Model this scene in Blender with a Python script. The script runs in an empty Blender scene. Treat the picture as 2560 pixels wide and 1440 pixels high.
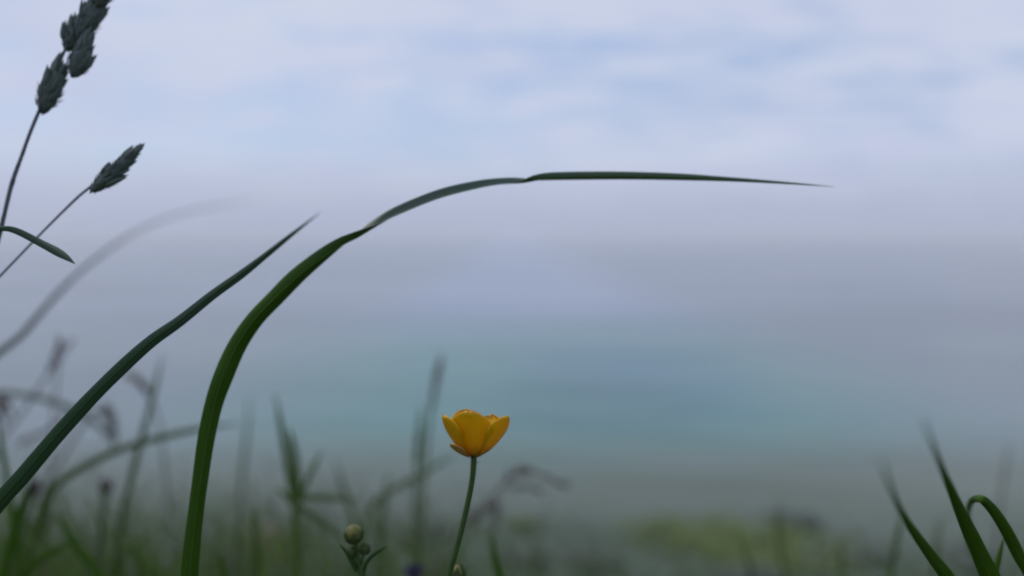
import bpy, math, random
from mathutils import Vector, Matrix, noise as mnoise

S = bpy.context.scene
R = math.radians
COL = S.collection

# ------------------------------------------------------------------ camera
CAM_Z = 0.25                      # held low over the turf of the cliff top
PITCH = R(4.484)
FPX = 1848.9                      # focal length in photo pixels (26 mm on 36 mm)
cam_d = bpy.data.cameras.new('camera')
cam = bpy.data.objects.new('camera', cam_d)
COL.objects.link(cam)
cam.location = (0, 0, CAM_Z)
cam.rotation_euler = (math.pi / 2 - PITCH, 0, 0)
cam_d.sensor_width = 36
cam_d.lens = 26
cam_d.clip_start = 0.005
cam_d.clip_end = 60000
cam_d.dof.use_dof = True          # real phone aperture, under 6 mm across
cam_d.dof.focus_distance = 0.184
cam_d.dof.aperture_fstop = 4.5
S.camera = cam

# ------------------------------------------------------------------ light
SUN_EL, SUN_AZ = R(48), R(-50)    # azimuth from +Y (ahead) towards -X (left)
W = bpy.data.worlds.new('World')
S.world = W
W.use_nodes = True
SKY_STRENGTH = 0.1
CLOUD = (5.5, 6.0, 7.5)        # radiance before the 0.1 strength
HORIZON = (3.85, 4.25, 5.65)

def N(nt, typ, **kw):
    n = nt.nodes.new(typ)
    for k, v in kw.items():
        if k == 'inp':
            for kk, vv in v.items():
                n.inputs[kk].default_value = vv
        else:
            setattr(n, k, v)
    return n

def L(nt, a, b):
    nt.links.new(a, b)

def math_node(nt, op, a, b=None, c=None, clamp=False):
    n = nt.nodes.new('ShaderNodeMath')
    n.operation = op
    n.use_clamp = clamp
    for i, v in enumerate((a, b, c)):
        if v is None:
            continue
        if isinstance(v, (int, float)):
            n.inputs[i].default_value = v
        else:
            nt.links.new(v, n.inputs[i])
    return n.outputs[0]

def map_range(nt, v, a, b, c=0.0, d=1.0, smooth=True):
    n = nt.nodes.new('ShaderNodeMapRange')
    n.interpolation_type = 'SMOOTHSTEP' if smooth else 'LINEAR'
    nt.links.new(v, n.inputs['Value'])
    n.inputs['From Min'].default_value = a
    n.inputs['From Max'].default_value = b
    n.inputs['To Min'].default_value = c
    n.inputs['To Max'].default_value = d
    return n.outputs['Result']

def mixc(nt, fac, a, b):
    n = nt.nodes.new('ShaderNodeMix')
    n.data_type = 'RGBA'
    for sock, v in ((n.inputs['Factor'], fac), (n.inputs['A'], a), (n.inputs['B'], b)):
        if isinstance(v, (int, float)):
            sock.default_value = v
        elif isinstance(v, tuple):
            sock.default_value = (*v[:3], 1)
        else:
            nt.links.new(v, sock)
    return n.outputs['Result']

def noise_tex(nt, vec, scale, detail=3, rough=0.5, dist=0.0):
    n = nt.nodes.new('ShaderNodeTexNoise')
    n.inputs['Scale'].default_value = scale
    n.inputs['Detail'].default_value = detail
    n.inputs['Roughness'].default_value = rough
    n.inputs['Distortion'].default_value = dist
    if vec is not None:
        nt.links.new(vec, n.inputs['Vector'])
    return n.outputs['Fac']

def build_world():
    nt = W.node_tree
    nt.nodes.clear()
    out = N(nt, 'ShaderNodeOutputWorld')
    bg = N(nt, 'ShaderNodeBackground')
    bg.inputs['Strength'].default_value = SKY_STRENGTH
    L(nt, bg.outputs[0], out.inputs[0])
    sky = N(nt, 'ShaderNodeTexSky', sky_type='NISHITA', sun_disc=False)
    sky.sun_elevation = SUN_EL
    sky.sun_rotation = SUN_AZ
    sky.air_density = 1.0
    sky.dust_density = 1.5
    sky.ozone_density = 1.0
    tc = N(nt, 'ShaderNodeTexCoord')
    sep = N(nt, 'ShaderNodeSeparateXYZ')
    L(nt, tc.outputs['Generated'], sep.inputs[0])
    x, y, z = sep.outputs
    zc = math_node(nt, 'MAXIMUM', z, 0.0)
    den = math_node(nt, 'ADD', zc, 0.10)
    u = math_node(nt, 'DIVIDE', x, den)
    v = math_node(nt, 'DIVIDE', y, den)
    comb = N(nt, 'ShaderNodeCombineXYZ')
    L(nt, u, comb.inputs[0]); L(nt, v, comb.inputs[1])
    comb.inputs[2].default_value = 7.3
    big = noise_tex(nt, comb.outputs[0], 0.62, 2, 0.5, 0.3)
    mp = N(nt, 'ShaderNodeMapping')
    mp.inputs['Scale'].default_value = (0.8, 1.5, 1)
    mp.inputs['Rotation'].default_value = (0, 0, R(-14))
    L(nt, comb.outputs[0], mp.inputs[0])
    mid = noise_tex(nt, mp.outputs[0], 3.0, 6, 0.62, 0.2)
    m = math_node(nt, 'MULTIPLY', big, 0.42)
    m = math_node(nt, 'MULTIPLY_ADD', mid, 0.68, m)
    # thin places in the cloud sheet, where the blue shows through
    def gap(cu, cv, ru, rv, amt, src):
        a = math_node(nt, 'DIVIDE', math_node(nt, 'SUBTRACT', u, cu), ru)
        b = math_node(nt, 'DIVIDE', math_node(nt, 'SUBTRACT', v, cv), rv)
        d = math_node(nt, 'ADD', math_node(nt, 'MULTIPLY', a, a), math_node(nt, 'MULTIPLY', b, b))
        e = math_node(nt, 'MULTIPLY', map_range(nt, d, 0.0, 1.0, 1.0, 0.0), amt)
        return math_node(nt, 'SUBTRACT', src, e)
    m = gap(0.52, 2.85, 0.34, 0.24, 0.09, m)
    m = gap(-1.15, 3.55, 0.6, 0.30, 0.08, m)
    m = gap(-2.35, 4.7, 1.1, 0.5, 0.10, m)
    cover = map_range(nt, m, 0.37, 0.63, 0.15, 1.0)
    light = noise_tex(nt, comb.outputs[0], 0.9, 3, 0.5, 0.0)
    cl = mixc(nt, map_range(nt, light, 0.3, 0.7), (CLOUD[0] * .93, CLOUD[1] * .94, CLOUD[2] * .98), (CLOUD[0] * 1.05, CLOUD[1] * 1.04, CLOUD[2] * 1.02))
    # blue seen through thin high veil
    blue = mixc(nt, 0.62, sky.outputs[0], (3.55, 4.85, 7.7))
    c = mixc(nt, cover, blue, cl)
    hz = map_range(nt, z, -0.005, 0.12, 1.0, 0.0)
    c = mixc(nt, math_node(nt, 'MULTIPLY', hz, 0.85), c, HORIZON)
    L(nt, c, bg.inputs['Color'])
build_world()

sun_d = bpy.data.lights.new('sun', 'SUN')
sun_d.energy = 1.5
sun_d.angle = R(14)
sun_d.color = (1.0, 0.95, 0.88)
sun = bpy.data.objects.new('sun', sun_d)
COL.objects.link(sun)
sdir = Vector((math.sin(SUN_AZ) * math.cos(SUN_EL), math.cos(SUN_AZ) * math.cos(SUN_EL), math.sin(SUN_EL)))
sun.rotation_euler = sdir.to_track_quat('Z', 'Y').to_euler()
sun.location = (0, 0, 5)

S.view_settings.view_transform = 'Standard'
S.view_settings.look = 'None'
S.view_settings.exposure = 0.08
S.view_settings.gamma = 1.0
S.view_settings.use_curve_mapping = False
S.render.engine = 'CYCLES'
S.cycles.use_denoising = True
S.cycles.max_bounces = 8
S.cycles.transmission_bounces = 6
S.cycles.volume_bounces = 1
S.cycles.filter_width = 2.0

# ------------------------------------------------------------------ helpers
CAMROT = cam.rotation_euler.to_matrix()
CAMPOS = Vector((0, 0, CAM_Z))
SEA_Z = -8.0

def P(px, py, d):
    """a point of the place: the direction of a photo pixel, d metres ahead"""
    v = Vector(((px - 1280) / FPX * d, -(py - 720) / FPX * d, -d))
    return CAMPOS + CAMROT @ v

def ground_z(x, y):
    if y < 0.36:
        z = 0.0
    elif y < 0.60:
        t = (y - 0.36)
        z = -0.85 * t * t / 0.48
    elif y < 9.0:
        z = -0.85 * 0.12 - 0.85 * (y - 0.60)
    else:
        z = -0.102 - 0.85 * 8.4
    return z

def tag(o, label=None, cat=None, group=None, kind=None):
    if label: o['label'] = label
    if cat: o['category'] = cat
    if group: o['group'] = group
    if kind: o['kind'] = kind
    return o

def mesh_obj(name, verts, faces, mats, parent=None, loc=None, smooth=True, fmat=None, uvs=None):
    me = bpy.data.meshes.new(name)
    me.from_pydata([tuple(v) for v in verts], [], faces)
    for m in (mats if isinstance(mats, (list, tuple)) else [mats]):
        me.materials.append(m)
    if fmat:
        me.polygons.foreach_set('material_index', fmat)
    if smooth:
        me.polygons.foreach_set('use_smooth', [True] * len(me.polygons))
    if uvs:
        ul = me.uv_layers.new(name='UVMap')
        for lp in me.loops:
            ul.data[lp.index].uv = uvs[lp.vertex_index]
    me.update()
    o = bpy.data.objects.new(name, me)
    COL.objects.link(o)
    if loc is not None:
        o.location = loc
    if parent is not None:
        o.parent = parent
    return o

def empty(name, loc):
    o = bpy.data.objects.new(name, None)
    o.empty_display_size = 0.01
    COL.objects.link(o)
    o.location = loc
    return o

def catmull(pts, n):
    """resample a list of equal-length tuples with a Catmull-Rom spline"""
    out = []
    m = len(pts)
    for i in range(m - 1):
        p0 = pts[max(i - 1, 0)]; p1 = pts[i]; p2 = pts[i + 1]; p3 = pts[min(i + 2, m - 1)]
        for k in range(n):
            t = k / n
            out.append(tuple(0.5 * ((2 * b) + (c - a) * t + (2 * a - 5 * b + 4 * c - d) * t * t + (3 * b - a - 3 * c + d) * t ** 3)
                             for a, b, c, d in zip(p0, p1, p2, p3)))
    out.append(tuple(pts[-1]))
    return out

def add_tube(V, F, pts, rads, seg=7, off=0):
    base = len(V)
    n = len(pts)
    up = Vector((0.31, 0.2, 0.93))
    for i in range(n):
        t = (pts[min(i + 1, n - 1)] - pts[max(i - 1, 0)]).normalized()
        a = t.cross(up)
        if a.length < 1e-4:
            a = t.cross(Vector((1, 0, 0)))
        a.normalize()
        b = t.cross(a)
        for k in range(seg):
            an = 2 * math.pi * k / seg
            V.append(pts[i] + (a * math.cos(an) + b * math.sin(an)) * rads[i])
    for i in range(n - 1):
        for k in range(seg):
            k2 = (k + 1) % seg
            F.append((base + i * seg + k, base + i * seg + k2, base + (i + 1) * seg + k2, base + (i + 1) * seg + k))
    F.append(tuple(base + k for k in range(seg))[::-1])
    F.append(tuple(base + (n - 1) * seg + k for k in range(seg)))

def blade_mesh(samples, fold=0.16, thick=0.00022):
    """samples: (Vector point, width m, roll). A thin closed leaf: upper skin, lower skin, folded along the middle."""
    n = len(samples)
    V, F, M, U = [], [], [], []
    us = (-1, -0.5, 0, 0.5, 1)
    prev = None
    acc = 0.0
    rib = []
    for i, (p, w, roll) in enumerate(samples):
        t = (samples[min(i + 1, n - 1)][0] - samples[max(i - 1, 0)][0]).normalized()
        view = (p - CAMPOS).normalized()
        a = t.cross(view)
        if a.length < 1e-3:
            a = t.cross(Vector((0, 0, 1)))
        a.normalize()
        a = Matrix.Rotation(roll, 3, t) @ a
        if prev is not None and a.dot(prev) < 0 and abs(roll) < 1e-6:
            a = -a
        prev = a
        nrm = a.cross(t).normalized()
        if i: acc += (p - samples[i - 1][0]).length
        for sgn in (1, -1):
            for u in us:
                dz = fold * w * (abs(u) - 0.5)
                edge = 1 - 0.8 * abs(u) ** 3
                V.append(p + a * (u * w * 0.5) + nrm * (dz + sgn * thick * 0.5 * edge))
                U.append((u * 0.5 + 0.5, acc))
        rib.append(p - nrm * (0.5 * fold * w + thick * 0.45))
    for i in range(n - 1):
        b0, b1 = i * 10, (i + 1) * 10
        for k in range(4):
            F.append((b0 + k, b0 + k + 1, b1 + k + 1, b1 + k)); M.append(0)
            F.append((b0 + 5 + k + 1, b0 + 5 + k, b1 + 5 + k, b1 + 5 + k + 1)); M.append(1)
        F.append((b0 + 5, b0, b1, b1 + 5)); M.append(0)
        F.append((b0 + 4, b0 + 9, b1 + 9, b1 + 4)); M.append(0)
    for b in (0, (n - 1) * 10):
        F.append(tuple(b + k for k in (0, 1, 2, 3, 4, 9, 8, 7, 6, 5))); M.append(0)
    return V, F, M, U, rib

def blade_samples(pts, sub=6, root=True, rootdir=None):
    """pts: (px, py, depth, width px, roll deg) from the root end to the tip, continued down to the turf"""
    rows = []
    for (x, y, d, w, r) in pts:
        q = P(x, y, d)
        rows.append((q.x, q.y, q.z, w / FPX * d, R(r)))
    if root:
        p0 = Vector(rows[0][:3]); p1 = Vector(rows[1][:3])
        t = (p0 - p1).normalized()
        if rootdir is not None:
            t = Vector(rootdir).normalized()
        t.z = min(t.z, -0.35)
        t.normalize()
        add = []
        p = p0.copy()
        k = 0
        while p.z > ground_z(p.x, p.y) + 0.0 and k < 30:
            t = (t + Vector((0, 0, -0.22))).normalized()
            p = p + t * 0.03
            k += 1
            add.append((p.x, p.y, p.z - (0.004 if p.z <= ground_z(p.x, p.y) else 0), rows[0][3] * max(0.55, 1 - 0.07 * k), rows[0][4]))
        rows = add[::-1] + rows
    out = []
    for r in catmull(rows, sub):
        k = 1 + 0.07 * mnoise.noise((r[0] * 70, r[1] * 70, r[2] * 70))
        out.append((Vector(r[:3]), max(r[3] * k, 0.00003), r[4]))
    return out

def make_blade(name, pts, mats, label, cat='grass blade', group=None, fold=0.16, midrib=False, sub=6, root=True, rootdir=None, thick=0.00022):
    s = blade_samples(pts, sub, root, rootdir)
    base = s[0][0].copy()
    V, F, M, U, rib = blade_mesh(s, fold, thick)
    o = mesh_obj(name, [v - base for v in V], F, mats, None, base, True, M, U)
    tag(o, label, cat, group)
    if midrib:
        RV, RF = [], []
        add_tube(RV, RF, [q - base for q in rib], [min(0.00022, 0.06 * w + 0.00001) for (_, w, _) in s], 6)
        mesh_obj('midrib', RV, RF, mats[1] if isinstance(mats, (list, tuple)) else mats, o)
    return o

def part_blade(parent, base, name, pts, mats, fold=0.16, sub=6, root=False, thick=0.00022):
    s = blade_samples(pts, sub, root)
    V, F, M, U, rib = blade_mesh(s, fold, thick)
    return mesh_obj(name, [v - base for v in V], F, mats, parent, None, True, M, U)

def stem_points(pts, sub=6, root=True):
    """(px, py, depth, radius px) from low end to high end, continued to the turf"""
    rows = []
    for (x, y, d, r) in pts:
        q = P(x, y, d)
        rows.append((q.x, q.y, q.z, r / FPX * d))
    if root:
        p0 = Vector(rows[0][:3]); p1 = Vector(rows[1][:3])
        t = (p0 - p1).normalized(); t.z = min(t.z, -0.35); t.normalize()
        p = p0.copy(); add = []; k = 0
        while p.z > ground_z(p.x, p.y) and k < 40:
            t = (t + Vector((0, 0, -0.22))).normalized()
            p = p + t * 0.03
            k += 1
            add.append((p.x, p.y, p.z, rows[0][3]))
        rows = add[::-1] + rows
    c = catmull(rows, sub)
    return [Vector(r[:3]) for r in c], [r[3] for r in c]

def stem_mesh(parent, base, name, pts, mat, sub=6, root=True, seg=8):
    q, r = stem_points(pts, sub, root)
    V, F = [], []
    add_tube(V, F, [p - base for p in q], r, seg)
    return mesh_obj(name, V, F, mat, parent)

# ------------------------------------------------------------------ materials
def new_mat(name):
    m = bpy.data.materials.new(name)
    m.use_nodes = True
    nt = m.node_tree
    nt.nodes.clear()
    out = N(nt, 'ShaderNodeOutputMaterial')
    return m, nt, out

def leaf_mat(name, base, tip, l0=0.0, l1=0.3, transl=0.3, rough=0.5, spec=0.25, veins=True):
    m, nt, out = new_mat(name)
    tc = N(nt, 'ShaderNodeTexCoord')
    sep = N(nt, 'ShaderNodeSeparateXYZ')
    L(nt, tc.outputs['UV'], sep.inputs[0])
    g = map_range(nt, sep.outputs[1], l0, l1)
    c = mixc(nt, g, base, tip)
    mp = N(nt, 'ShaderNodeMapping')
    mp.inputs['Scale'].default_value = (3, 60, 1)
    L(nt, tc.outputs['UV'], mp.inputs[0])
    n1 = noise_tex(nt, mp.outputs[0], 1.0, 4, 0.6)
    c = mixc(nt, map_range(nt, n1, 0.35, 0.75, 0.0, 0.45), c, tuple(min(1, q * f) for q, f in zip(base, (1.5, 1.35, 1.3))))
    # pale midrib and edges, faint parallel veins, small dry flecks
    off = math_node(nt, 'ABSOLUTE', math_node(nt, 'SUBTRACT', sep.outputs[0], 0.5))
    pale = tuple(q * f + 0.02 for q, f in zip(base, (2.2, 1.7, 2.0)))
    c = mixc(nt, map_range(nt, off, 0.0, 0.06, 0.5, 0.0), c, pale)
    c = mixc(nt, map_range(nt, off, 0.44, 0.5, 0.0, 0.4), c, pale)
    vn = math_node(nt, 'SINE', math_node(nt, 'MULTIPLY', sep.outputs[0], 60.0))
    c = mixc(nt, map_range(nt, vn, -1.0, 1.0, 0.0, 0.16), c, pale)
    mp4 = N(nt, 'ShaderNodeMapping')
    mp4.inputs['Scale'].default_value = (5, 160, 1)
    L(nt, tc.outputs['UV'], mp4.inputs[0])
    fl = noise_tex(nt, mp4.outputs[0], 1.0, 2, 0.5)
    c = mixc(nt, map_range(nt, fl, 0.70, 0.78, 0.0, 0.5), c, (0.16, 0.13, 0.06))
    p = N(nt, 'ShaderNodeBsdfPrincipled')
    p.inputs['Roughness'].default_value = rough
    p.inputs['Specular IOR Level'].default_value = spec
    L(nt, c, p.inputs['Base Color'])
    if veins:
        w = math_node(nt, 'SINE', math_node(nt, 'MULTIPLY', sep.outputs[0], 95.0))
        b = N(nt, 'ShaderNodeBump')
        b.inputs['Strength'].default_value = 0.25
        b.inputs['Distance'].default_value = 0.0001
        L(nt, w, b.inputs['Height'])
        L(nt, b.outputs[0], p.inputs['Normal'])
    tr = N(nt, 'ShaderNodeBsdfTranslucent')
    L(nt, mixc(nt, 0.5, c, (0.17, 0.30, 0.05)), tr.inputs[0])
    mx = N(nt, 'ShaderNodeMixShader')
    mx.inputs[0].default_value = transl
    L(nt, p.outputs[0], mx.inputs[1]); L(nt, tr.outputs[0], mx.inputs[2])
    L(nt, mx.outputs[0], out.inputs[0])
    return m

def plain_mat(name, a, b, scale=200, rough=0.6, spec=0.3, transl=0.0, trc=None):
    m, nt, out = new_mat(name)
    tc = N(nt, 'ShaderNodeTexCoord')
    n1 = noise_tex(nt, tc.outputs['Object'], scale, 4, 0.6)
    c = mixc(nt, map_range(nt, n1, 0.3, 0.7), a, b)
    p = N(nt, 'ShaderNodeBsdfPrincipled')
    p.inputs['Roughness'].default_value = rough
    p.inputs['Specular IOR Level'].default_value = spec
    L(nt, c, p.inputs['Base Color'])
    if transl:
        tr = N(nt, 'ShaderNodeBsdfTranslucent')
        if trc: tr.inputs[0].default_value = (*trc, 1)
        else: L(nt, c, tr.inputs[0])
        mx = N(nt, 'ShaderNodeMixShader')
        mx.inputs[0].default_value = transl
        L(nt, p.outputs[0], mx.inputs[1]); L(nt, tr.outputs[0], mx.inputs[2])
        L(nt, mx.outputs[0], out.inputs[0])
    else:
        L(nt, p.outputs[0], out.inputs[0])
    return m

M_UP = leaf_mat('leaf_upper', (0.044, 0.120, 0.005), (0.135, 0.200, 0.155), 0.25, 0.37, 0.42, 0.5, 0.2)  # tip colour lightened to make up for shade on the downward-facing arc
M_LOW = leaf_mat('leaf_lower_glaucous_sheen', (0.034, 0.090, 0.012), (0.095, 0.125, 0.130), 0.16, 0.34, 0.10, 0.5, 0.25)  # glaucous underside; sky sheen also put into the paler tip colour
M_DARK = leaf_mat('leaf_dark', (0.024, 0.078, 0.016), (0.085, 0.125, 0.115), 0.14, 0.36, 0.30, 0.5, 0.2)
M_RICH = leaf_mat('leaf_rich', (0.048, 0.120, 0.006), (0.048, 0.120, 0.010), 0.0, 0.3, 0.36, 0.55, 0.15)
M_MEAD = leaf_mat('leaf_meadow', (0.066, 0.120, 0.022), (0.080, 0.130, 0.050), 0.0, 0.4, 0.30, 0.55, 0.2)
M_PALE = leaf_mat('leaf_pale', (0.12, 0.16, 0.11), (0.16, 0.20, 0.17), 0.0, 0.4, 0.25, 0.45, 0.5)
M_DRY = plain_mat('dry_stalk', (0.15, 0.115, 0.10), (0.11, 0.09, 0.08), 120, 0.7)
M_STRAW = plain_mat('straw_green', (0.10, 0.13, 0.06), (0.14, 0.13, 0.09), 9, 0.6, 0.3, 0.2)
M_DRYP = plain_mat('dry_spike_pale', (0.17, 0.14, 0.13), (0.13, 0.11, 0.10), 120, 0.7)
M_STEM = plain_mat('green_stem', (0.042, 0.088, 0.018), (0.032, 0.072, 0.014), 300, 0.5)
M_CULM = plain_mat('culm_grey_green', (0.075, 0.095, 0.095), (0.10, 0.115, 0.125), 200, 0.5)
M_BRANCH = plain_mat('branch_pale', (0.20, 0.21, 0.26), (0.16, 0.17, 0.22), 200, 0.5)
M_SPIKE = plain_mat('spikelet_green_glare_blue', (0.105, 0.130, 0.150), (0.125, 0.165, 0.115), 900, 0.6, 0.3, 0.10, (0.07, 0.12, 0.03))  # green husks, with bluish lens glare put into the colour
M_HEAD = plain_mat('brown_seed_head', (0.035, 0.025, 0.022), (0.065, 0.045, 0.035), 800, 0.8)
M_BUDG = plain_mat('hairy_bud_green', (0.030, 0.058, 0.012), (0.058, 0.078, 0.020), 900, 0.7)
M_BUDY = plain_mat('bud_yellow', (0.15, 0.15, 0.035), (0.09, 0.10, 0.025), 700, 0.6)
M_PURPLE = plain_mat('purple_petal', (0.045, 0.04, 0.085), (0.055, 0.045, 0.10), 300, 0.6, 0.3, 0.3)
M_STAMEN = plain_mat('stamen_yellow', (0.70, 0.48, 0.03), (0.60, 0.42, 0.03), 900, 0.6)

def petal_mat():
    m, nt, out = new_mat('buttercup_petal')
    tc = N(nt, 'ShaderNodeTexCoord')
    sep = N(nt, 'ShaderNodeSeparateXYZ')
    L(nt, tc.outputs['UV'], sep.inputs[0])
    c = mixc(nt, map_range(nt, sep.outputs[1], 0.05, 0.6), (0.72, 0.33, 0.012), (0.82, 0.50, 0.006))
    w = noise_tex(nt, None, 1.0)
    mp = N(nt, 'ShaderNodeMapping')
    mp.inputs['Scale'].default_value = (26, 2.5, 1)
    L(nt, tc.outputs['UV'], mp.inputs[0])
    v = noise_tex(nt, mp.outputs[0], 1.0, 3, 0.6)
    c = mixc(nt, map_range(nt, v, 0.45, 0.75, 0.0, 0.35), c, (0.55, 0.28, 0.004))
    p = N(nt, 'ShaderNodeBsdfPrincipled')
    p.inputs['Roughness'].default_value = 0.33
    p.inputs['Specular IOR Level'].default_value = 0.4
    L(nt, c, p.inputs['Base Color'])
    tr = N(nt, 'ShaderNodeBsdfTranslucent')
    L(nt, c, tr.inputs[0])
    mx = N(nt, 'ShaderNodeMixShader')
    mx.inputs[0].default_value = 0.35
    L(nt, p.outputs[0], mx.inputs[1]); L(nt, tr.outputs[0], mx.inputs[2])
    L(nt, mx.outputs[0], out.inputs[0])
    return m
M_PETAL = petal_mat()

def sea_mat():
    m, nt, out = new_mat('sea_water')
    tc = N(nt, 'ShaderNodeTexCoord')
    co = tc.outputs['Object']
    sep = N(nt, 'ShaderNodeSeparateXYZ')
    L(nt, co, sep.inputs[0])
    x, y, z = sep.outputs
    mp = N(nt, 'ShaderNodeMapping')
    mp.inputs['Scale'].default_value = (0.045, 0.11, 1)
    L(nt, co, mp.inputs[0])
    n1 = noise_tex(nt, mp.outputs[0], 1.0, 4, 0.5, 0.4)
    yy = math_node(nt, 'ADD', y, math_node(nt, 'MULTIPLY', math_node(nt, 'SUBTRACT', n1, 0.5), 26.0))
    # water colour: sand shallows, turquoise over pale sand, deeper grey blue
    shallow = (0.080, 0.116, 0.080)
    turq = (0.062, 0.185, 0.165)
    deep = (0.195, 0.235, 0.33)
    yn = math_node(nt, 'ADD', y, math_node(nt, 'MULTIPLY', math_node(nt, 'SUBTRACT', n1, 0.5), 9.0))
    c = mixc(nt, map_range(nt, yn, 18.2, 22.6), (0.028, 0.056, 0.014), (0.070, 0.098, 0.058))   # weed-covered reef close in
    c = mixc(nt, map_range(nt, yn, 22.0, 25.5), c, shallow)
    c = mixc(nt, map_range(nt, yn, 24.0, 33.0), c, turq)
    c = mixc(nt, map_range(nt, yy, 44.0, 85.0), c, deep)
    # greyer water colour to either side of the turquoise
    ax = math_node(nt, 'ABSOLUTE', math_node(nt, 'SUBTRACT', x, 2.5))
    c = mixc(nt, math_node(nt, 'MULTIPLY', map_range(nt, ax, 7.0, 24.0, 0.0, 0.8), map_range(nt, yn, 22.0, 30.0)), c, (0.140, 0.165, 0.178))
    # a weed bed that shows as a darker blue-green patch
    def patch(cx, cy, rx, ry, col, amt, src):
        a = math_node(nt, 'DIVIDE', math_node(nt, 'SUBTRACT', x, cx), rx)
        b = math_node(nt, 'DIVIDE', math_node(nt, 'SUBTRACT', yy, cy), ry)
        d = math_node(nt, 'ADD', math_node(nt, 'MULTIPLY', a, a), math_node(nt, 'MULTIPLY', b, b))
        return mixc(nt, map_range(nt, d, 0.0, 1.0, amt, 0.0), src, col)
    c = patch(7.0, 44.0, 9.0, 12.0, (0.025, 0.115, 0.180), 0.55, c)
    c = patch(4.5, 35.0, 7.0, 7.0, (0.018, 0.105, 0.112), 0.5, c)
    p = N(nt, 'ShaderNodeBsdfPrincipled')
    p.inputs['IOR'].default_value = 1.33
    L(nt, c, p.inputs['Base Color'])
    mp2 = N(nt, 'ShaderNodeMapping')
    mp2.inputs['Scale'].default_value = (0.012, 0.05, 1)
    L(nt, co, mp2.inputs[0])
    n2 = noise_tex(nt, mp2.outputs[0], 1.0, 4, 0.55)
    L(nt, map_range(nt, n2, 0.3, 0.7, 0.16, 0.26), p.inputs['Roughness'])
    c = mixc(nt, map_range(nt, n2, 0.42, 0.66, 0.0, 0.12), c, (0.05, 0.085, 0.115))
    L(nt, c, p.inputs['Base Color'])
    mp3 = N(nt, 'ShaderNodeMapping')
    mp3.inputs['Scale'].default_value = (0.8, 1.6, 1)
    L(nt, co, mp3.inputs[0])
    n3 = noise_tex(nt, mp3.outputs[0], 1.0, 5, 0.6)
    b = N(nt, 'ShaderNodeBump')
    b.inputs['Strength'].default_value = 0.2
    b.inputs['Distance'].default_value = 0.12
    L(nt, n3, b.inputs['Height'])
    L(nt, b.outputs[0], p.inputs['Normal'])
    L(nt, p.outputs[0], out.inputs[0])
    return m

def ground_mat(name, cols, scale, rough=0.9, zone=None):
    m, nt, out = new_mat(name)
    tc = N(nt, 'ShaderNodeTexCoord')
    a = noise_tex(nt, tc.outputs['Object'], scale, 6, 0.65)
    b = noise_tex(nt, tc.outputs['Object'], scale * 0.13, 4, 0.6)
    c = mixc(nt, map_range(nt, a, 0.3, 0.7), cols[0], cols[1])
    c = mixc(nt, map_range(nt, b, 0.4, 0.65, 0, 0.7), c, cols[2])
    if zone:      # weed-grown stone higher up the shore
        sep = N(nt, 'ShaderNodeSeparateXYZ')
        L(nt, tc.outputs['Object'], sep.inputs[0])
        yy = math_node(nt, 'MULTIPLY_ADD', b, 3.0, math_node(nt, 'SUBTRACT', sep.outputs[1], 1.5))
        c = mixc(nt, map_range(nt, yy, zone[1], zone[2], 0.8, 0.0), c, zone[0])
    p = N(nt, 'ShaderNodeBsdfPrincipled')
    p.inputs['Roughness'].default_value = rough
    p.inputs['Specular IOR Level'].default_value = 0.2
    L(nt, c, p.inputs['Base Color'])
    bp = N(nt, 'ShaderNodeBump')
    bp.inputs['Strength'].default_value = 0.6
    bp.inputs['Distance'].default_value = 0.02
    L(nt, a, bp.inputs['Height'])
    L(nt, bp.outputs[0], p.inputs['Normal'])
    L(nt, p.outputs[0], out.inputs[0])
    return m

M_SEA = sea_mat()
M_TURF = ground_mat("turf", ((0.035, 0.05, 0.015), (0.06, 0.055, 0.03), (0.04, 0.065, 0.02)), 14)
M_SAND = ground_mat('wet_sand', ((0.135, 0.158, 0.125), (0.118, 0.140, 0.110), (0.098, 0.122, 0.088)), 2.2, 0.6, ((0.050, 0.082, 0.036), 18.6, 23.2))
M_ROCK = ground_mat('shore_rock', ((0.065, 0.082, 0.062), (0.048, 0.062, 0.046), (0.055, 0.078, 0.042)), 3.0, 0.7)
M_WEED = ground_mat('green_seaweed', ((0.13, 0.18, 0.035), (0.10, 0.15, 0.035), (0.15, 0.19, 0.05)), 5.0, 0.6)
M_TAN = ground_mat('tan_rock', ((0.22, 0.18, 0.13), (0.18, 0.15, 0.11), (0.16, 0.15, 0.11)), 3.0, 0.8)

# ------------------------------------------------------------------ the setting
def grid_obj(name, ys, us, fx, fz, mat, kind='structure'):
    V = []
    for y in ys:
        for u in us:
            x = fx(u, y)
            V.append((x, y, fz(x, y)))
    nu = len(us)
    F = []
    for j in range(len(ys) - 1):
        for i in range(nu - 1):
            a = j * nu + i
            F.append((a, a + 1, a + nu + 1, a + nu))
    o = mesh_obj(name, V, F, mat)
    o['kind'] = kind
    return o

def bumps(x, y):
    return 0.012 * mnoise.noise((x * 6, y * 6, 0)) + 0.006 * mnoise.noise((x * 17, y * 17, 3))

us = [math.copysign(abs(t) ** 3, t) for t in [i / 60 for i in range(-60, 61)]]
ys = [-400, -120, -40, -15, -6, -3, -1.5] + [-1 + 0.05 * i for i in range(70)] + [2.5 + 0.3 * i for i in range(23)]
grid_obj('ground', ys, us, lambda u, y: u * 500, lambda x, y: ground_z(x, y) - 0.010 + bumps(x, y) * (1 if y < 1 else 3 + 6 * min(1, (y - 1) / 4)), M_TURF)

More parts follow.
